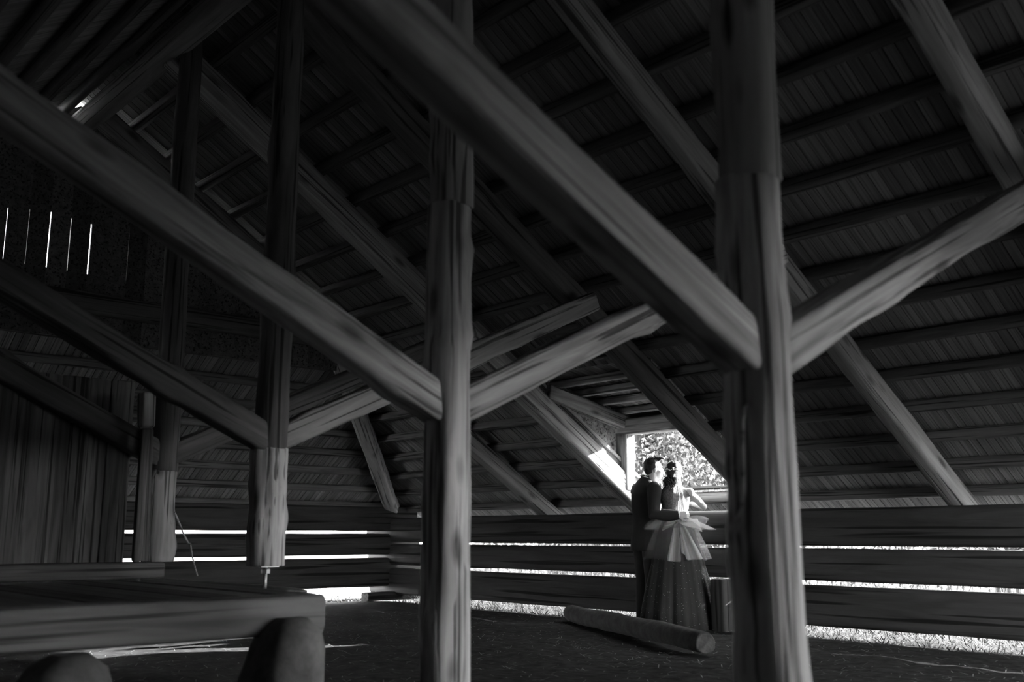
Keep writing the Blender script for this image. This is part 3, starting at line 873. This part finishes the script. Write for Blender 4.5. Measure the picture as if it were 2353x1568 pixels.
cn = G(0, 0.040, 1.492)
mb.tube([cn + (gR * math.cos(t) * 0.068 + gF * math.sin(t) * 0.066) + VZ * (0.016 - 0.022 * math.sin(t)) for t in [2 * math.pi * k / 20 for k in range(21)]], (0.007, 0.020), 8)
mb.build('jacket_collar', M['suit'], groom)
mb = MB()
cn = G(0, 0.046, 1.512)
mb.tube([cn + (gR * math.cos(t) * 0.062 + gF * math.sin(t) * 0.061) + VZ * (0.008 - 0.022 * math.sin(t)) for t in [2 * math.pi * k / 20 for k in range(21)]], (0.005, 0.020), 8)
mb.build('shirt_collar', M['shirt'], groom)
for sg in (-1, 1):
    mb = MB()
    mb.tube([G(sg * 0.085, 0, 0.93), G(sg * 0.095, 0.0, 0.78), G(sg * 0.10, 0.005, 0.48), G(sg * 0.10, -0.01, 0.25), G(sg * 0.10, -0.012, 0.07)], [0.105, 0.102, 0.082, 0.074, 0.072], 16)
    flesh(mb.build('trouser_leg', M['suit'], groom), 0.012, 3)
    mb = MB()
    mb.tube([G(sg * 0.1, -0.075, 0.035), G(sg * 0.1, -0.03, 0.05), G(sg * 0.1, 0.05, 0.05), G(sg * 0.102, 0.12, 0.035), G(sg * 0.102, 0.19, 0.025)], [(0.03, 0.03), (0.04, 0.045), (0.045, 0.042), (0.046, 0.032), (0.02, 0.016)], 14, side=gR)
    mb.build('shoe', M['shoe'], groom)
gs_ = gface.cross(VZ).normalized()
shell('hair', M['hair_dark'], groom, gh + VZ * 0.026 - gface * 0.014, gs_ * 0.083, gface * 0.103, VZ * 0.102,
      lambda d: (d[2] > 0.52 and d[1] < 0.80) or (d[1] < 0.12 and d[2] > -0.30) or (d[1] < -0.30 and d[2] > -0.92), 0.016, wob=0.05)
mb = MB()
r_ = random.Random(5)
for i in range(26):
    x = r_.uniform(-0.055, 0.055); y = r_.uniform(-0.02, 0.05)
    p = gh + gs_ * x + gface * y + VZ * (0.112 - abs(x) * 0.25)
    mb.tube([p - VZ * 0.008, p + gface * 0.022 + VZ * 0.014, p + gface * 0.052 + VZ * 0.012, p + gface * 0.068 + VZ * 0.002], [0.010, 0.011, 0.008, 0.003], 7)
mb.build('hair_quiff', M['hair_dark'], groom)
mb = MB()
bc = pt(1515, 1117, 10.36)
for i in range(14):
    d = Vector((r_.gauss(0, 1), r_.gauss(0, 1), r_.gauss(0, 1))).normalized()
    mb.ellipsoid(bc + d * 0.026, d * 0.010, d.orthogonal().normalized() * 0.017, d.cross(d.orthogonal()).normalized() * 0.014, 8, 5)
mb.tube([bc, bc - VZ * 0.05], 0.004, 6)
mb.build('boutonniere', M['petal'], groom)

# ---------------------------------------------------------------- bride
bP = V(1.668, 10.30, 0.0); bF = VV(0.36, 0.933); bR = VV(0.933, -0.36)
B = lambda x, y, z: bP + bR * x + bF * y + VZ * z
bride = empty('person', bP, label='bride in a pale veil and full tulle gown with a big bow, seen from behind', cat='person')
bface = VV(0.62, 0.78)
bh = pt(1550, 1086, 10.30)
mb = MB()
f_, s_ = head(mb, bh, bface, 0.93)
mb.tube([B(0, 0, 1.36), B(0, 0.0, 1.42), bh - VZ * 0.10, bh - VZ * 0.04], [0.058, 0.048, 0.046, 0.05], 14)
mb.tube([B(0, 0, 0.86), B(0, 0, 0.96), B(0, 0, 1.04), B(0, 0, 1.10), B(0, 0, 1.20), B(0, 0, 1.29), B(0, 0, 1.345), B(0, 0, 1.385), B(0, 0, 1.42)],
        [(0.165, 0.125), (0.165, 0.12), (0.138, 0.105), (0.12, 0.092), (0.128, 0.095), (0.148, 0.098), (0.158, 0.085), (0.128, 0.068), (0.06, 0.052)], 20, side=bR)
bS = B(0.152, 0.0, 1.352); bE = pt(1618, 1166, 10.42); bW = pt(1588, 1158, 10.60)
mb.ellipsoid(bS, bR * 0.045, bF * 0.045, VZ * 0.045)
mb.tube([bS - bR * 0.02, bS.lerp(bE, 0.5), bE, bE.lerp(bW, 0.4), bW], [0.044, 0.038, 0.033, 0.032, 0.022], 12)
hand(mb, bW, VV(-0.9, 0.25) + VZ * 0.02, -VZ, 1, curl=0.5, sc_=0.9)
bS2 = B(-0.152, 0.0, 1.352); bE2 = B(-0.22, 0.14, 1.17); bW2 = V(1.56, 10.62, 1.30)
mb.ellipsoid(bS2, bR * 0.045, bF * 0.045, VZ * 0.045)
mb.tube([bS2 + bR * 0.02, bS2.lerp(bE2, 0.5), bE2, bE2.lerp(bW2, 0.5), bW2], [0.044, 0.037, 0.033, 0.03, 0.021], 12)
hand(mb, bW2, VV(-0.5, -0.2) + VZ * 0.9, VV(-1, -0.3), 1, curl=0.4, sc_=0.9)
for sg in (-1, 1):
    mb.tube([B(sg * 0.08, 0, 0.92), B(sg * 0.085, 0.0, 0.66), B(sg * 0.085, 0.01, 0.45), B(sg * 0.085, -0.01, 0.26), B(sg * 0.085, -0.012, 0.06)], [0.085, 0.072, 0.052, 0.048, 0.032], 12)
    mb.ellipsoid(B(sg * 0.09, 0.05, 0.035), bR * 0.035, bF * 0.10, VZ * 0.03)
flesh(mb.build('body', M['skin'], bride), 0.0065, 4)
# bodice
mb = MB()
mb.tube([B(0, 0, 1.06), B(0, 0, 1.10), B(0, 0, 1.20), B(0, 0, 1.28), B(0, 0, 1.335), B(0, 0, 1.375), B(0, 0, 1.40)], [(0.132, 0.105), (0.127, 0.099), (0.135, 0.102), (0.154, 0.105), (0.166, 0.093), (0.142, 0.080), (0.105, 0.068)], 28, side=bR)
mb.build('bodice', M['lace'], bride)
# skirt, overskirt
def cone(name, mat, prof, pleats, amp, ph=0.0, arc=(0, 2 * math.pi), n=120, shift=(0, 0), seed=0):
    """prof: list of (height, radius along bR, radius along bF)"""
    mb = MB(); rings = []
    closed = arc[1] - arc[0] > 6.28
    z0, z1 = prof[0][0], prof[-1][0]
    for (z, rx, ry) in prof:
        t = (z - z0) / (z1 - z0)
        ring = []
        for k in range(n if closed else n + 1):
            an = arc[0] + (arc[1] - arc[0]) * k / n
            w = 1 + amp * t * (math.sin(pleats * an + ph + 0.5 * math.sin(2 * an)) + 0.5 * math.sin(pleats * 2.3 * an + 1.3 + seed))
            ring.append(B(rx * w * math.cos(an) + shift[0] * t, ry * w * math.sin(an) + shift[1] * t, z + (0.012 * math.sin(3 * an + seed) if z != z0 else 0)))
        rings.append(ring)
    mb.quadgrid(rings, close_u=closed, caps=False)
    o = mb.build(name, mat, bride)
    so = o.modifiers.new('thick', 'SOLIDIFY'); so.thickness = 0.0025
    return o
cone('skirt', M['skirt'], [(1.085, 0.128, 0.10), (1.0, 0.170, 0.145), (0.85, 0.215, 0.19), (0.65, 0.262, 0.24), (0.42, 0.318, 0.30), (0.2, 0.365, 0.35), (0.03, 0.395, 0.385)], 13, 0.055, shift=(0.01, 0.0))
cone('overskirt', M['tulle'], [(1.10, 0.128, 0.10), (1.05, 0.168, 0.145), (0.95, 0.225, 0.20), (0.82, 0.285, 0.255), (0.68, 0.335, 0.30)], 7, 0.07, ph=1.0, seed=2)
cone('overskirt', M['tulle'], [(1.11, 0.126, 0.10), (1.08, 0.19, 0.15), (1.03, 0.27, 0.21), (0.985, 0.335, 0.26)], 5, 0.14, ph=0.4, seed=5)
# sheer train spreading at the right of the hem
cone('train', M['tulle'], [(0.62, 0.275, 0.25), (0.4, 0.345, 0.33), (0.2, 0.42, 0.40), (0.02, 0.50, 0.45)], 6, 0.04, arc=(-0.45, 0.9), n=40)
# bow at the back of the waist
def strip(rows, name, mat, th=0.003, sub=2):
    mb = MB(); mb.quadgrid(rows, close_u=False, caps=False)
    o = mb.build(name, mat, bow)
    s = o.modifiers.new('sub', 'SUBSURF'); s.levels = sub; s.render_levels = sub
    so = o.modifiers.new('thick', 'SOLIDIFY'); so.thickness = th
    return o
bk = VV(-0.02, -1)                 # towards the viewer, behind her
def Q(px, py, out): return pt(px, py, 10.30) + bk * out
mb = MB()
mb.ellipsoid(Q(1554, 1199, 0.135), VR * 0.030, bk * 0.022, VZ * 0.028)
mb.ellipsoid(Q(1551, 1197, 0.142), VR * 0.012, bk * 0.018, VZ * 0.030)
mb.ellipsoid(Q(1558, 1198, 0.142), VR * 0.011, bk * 0.018, VZ * 0.029)
bow = mb.build('bow', M['satin'], bride)
# tails: rows from the knot down, each row across with a fold
def tail(xs0, xs1, y0, y1, o0, o1, folds, name='bow_tail'):
    rows = []
    for i in range(7):
        t = i / 6; row = []
        for j in range(9):
            s = j / 8
            x = (xs0[0] + (xs0[1] - xs0[0]) * s) * (1 - t) + (xs1[0] + (xs1[1] - xs1[0]) * s) * t
            y = y0 + (y1[0] + (y1[1] - y1[0]) * s - y0) * t
            row.append(Q(x, y, o0 + (o1 - o0) * t + 0.035 * t * math.sin(folds * s * math.pi + 0.6)))
        rows.append(row)
    strip(rows, name, M['satin'])
tail((1546, 1554), (1522, 1554), 1200, (1288, 1291), 0.14, 0.30, 2.2)
tail((1555, 1564), (1566, 1605), 1200, (1286, 1284), 0.14, 0.30, 3.0)
tail((1556, 1560), (1556, 1572), 1202, (1270, 1280), 0.13, 0.275, 1.5)
def loop(x0, y0, x1, y1, hw, out):
    rows = []
    for i in range(11):
        t = i / 10
        k = math.sin(math.pi * min(t * 0.5 + 0.02, 1))
        ang = t * 2 * math.pi
        cx = x0 + (x1 - x0) * (0.5 - 0.5 * math.cos(ang)); cy_ = y0 + (y1 - y0) * (0.5 - 0.5 * math.cos(ang))
        o_ = out + 0.035 * math.sin(ang)
        w = hw * (0.35 + 0.65 * (0.5 - 0.5 * math.cos(ang)))
        rows.append([Q(cx + (s * 0.35) * w * (1 if x1 > x0 else -1), cy_ + s * w, o_ + 0.01 * math.sin(5 * s + t * 4)) for s in (-1, -0.5, 0, 0.5, 1)])
    strip(rows, 'bow_loop', M['satin'])
loop(1557, 1200, 1604, 1208, 15, 0.15)
loop(1551, 1200, 1519, 1211, 11, 0.15)
# stiff tulle points standing out at both hips
def point(pts3):
    strip(pts3, 'tulle_point', M['tulle'], 0.002, 2)
point([[Q(1580, 1186, 0.06), Q(1582, 1196, 0.10), Q(1586, 1208, 0.12)], [Q(1604, 1184, 0.06), Q(1604, 1196, 0.11), Q(1600, 1212, 0.12)], [Q(1632, 1192, 0.04), Q(1622, 1199, 0.08), Q(1612, 1214, 0.09)]])
point([[Q(1530, 1190, 0.08), Q(1528, 1200, 0.12), Q(1526, 1212, 0.13)], [Q(1502, 1192, 0.10), Q(1500, 1202, 0.13), Q(1500, 1216, 0.13)], [Q(1488, 1198, 0.10), Q(1478, 1208, 0.12), Q(1470, 1218, 0.10)]])
# hair, wreath, veil
bs_ = bface.cross(VZ).normalized()
shell('hair', M['hair_brown'], bride, bh + VZ * 0.020 - bface * 0.014, bs_ * 0.084, bface * 0.102, VZ * 0.098,
      lambda d: (d[2] > 0.45 and d[1] < 0.86) or (d[1] < 0.25 and d[2] > -0.6) or (d[1] < -0.2), 0.018, wob=0.06)
mb = MB()
r_ = random.Random(8)
for i in range(30):
    t = (i % 15) / 14
    c0 = bh - bface * (0.07 + 0.02 * math.sin(t * 3.14)) + bs_ * (-0.075 + 0.15 * t) - VZ * 0.045
    L_ = r_.uniform(0.08, 0.17); ph = r_.uniform(0, 6); rr = r_.uniform(0.008, 0.014)
    pts = []
    for k in range(14):
        s = k / 13
        pts.append(c0 - VZ * L_ * s + (bs_ * math.cos(ph + s * 11) + bface * math.sin(ph + s * 11)) * rr - bs_ * 0.02 * s)
    mb.tube(pts, [0.009 * (1 - 0.6 * abs(2 * k / 13 - 0.8)) for k in range(14)], 7)
mb.build('hair_curls', M['hair_brown'], bride)
mb = MB()
for i in range(17):
    an = math.pi * (0.06 + 0.88 * i / 16)
    c = bh + VZ * (0.012 + 0.012 * math.sin(an)) + bs_ * 0.092 * math.cos(an) - bface * (0.014 + 0.110 * math.sin(an))
    rr = r_.uniform(0.004, 0.009)
    mb.ellipsoid(c, VR * rr, VF * rr, VZ * rr, 8, 5)
    if i % 2:
        mb.ellipsoid(c + VZ * r_.uniform(-0.016, 0.016), VR * 0.011, VF * 0.004, VZ * 0.006, 8, 5)
mb.build('hair_wreath', M['pearl'], bride)
rows = []
for i in range(14):
    t = i / 13; row = []
    z = 1.565 - 0.475 * t
    hw = 0.030 + 0.060 * t
    back = 0.128 + 0.012 * t if t > 0.35 else 0.118 + 0.035 * t
    c = bh.lerp(B(0.012, 0, 0), min(t * 1.5, 1)); c.z = 0
    for j in range(25):
        s = -1 + 2 * j / 24
        row.append(c + VR * (hw * s + 0.02 * t) - VF * (back + 0.016 * t * math.sin(9 * s + 2 * t) + 0.008 * math.sin(21 * s) - 0.03 * s * s) + VZ * z)
    rows.append(row)
mb = MB(); mb.quadgrid(rows, close_u=False, caps=False)
mb.build('veil', M['veil'], bride)
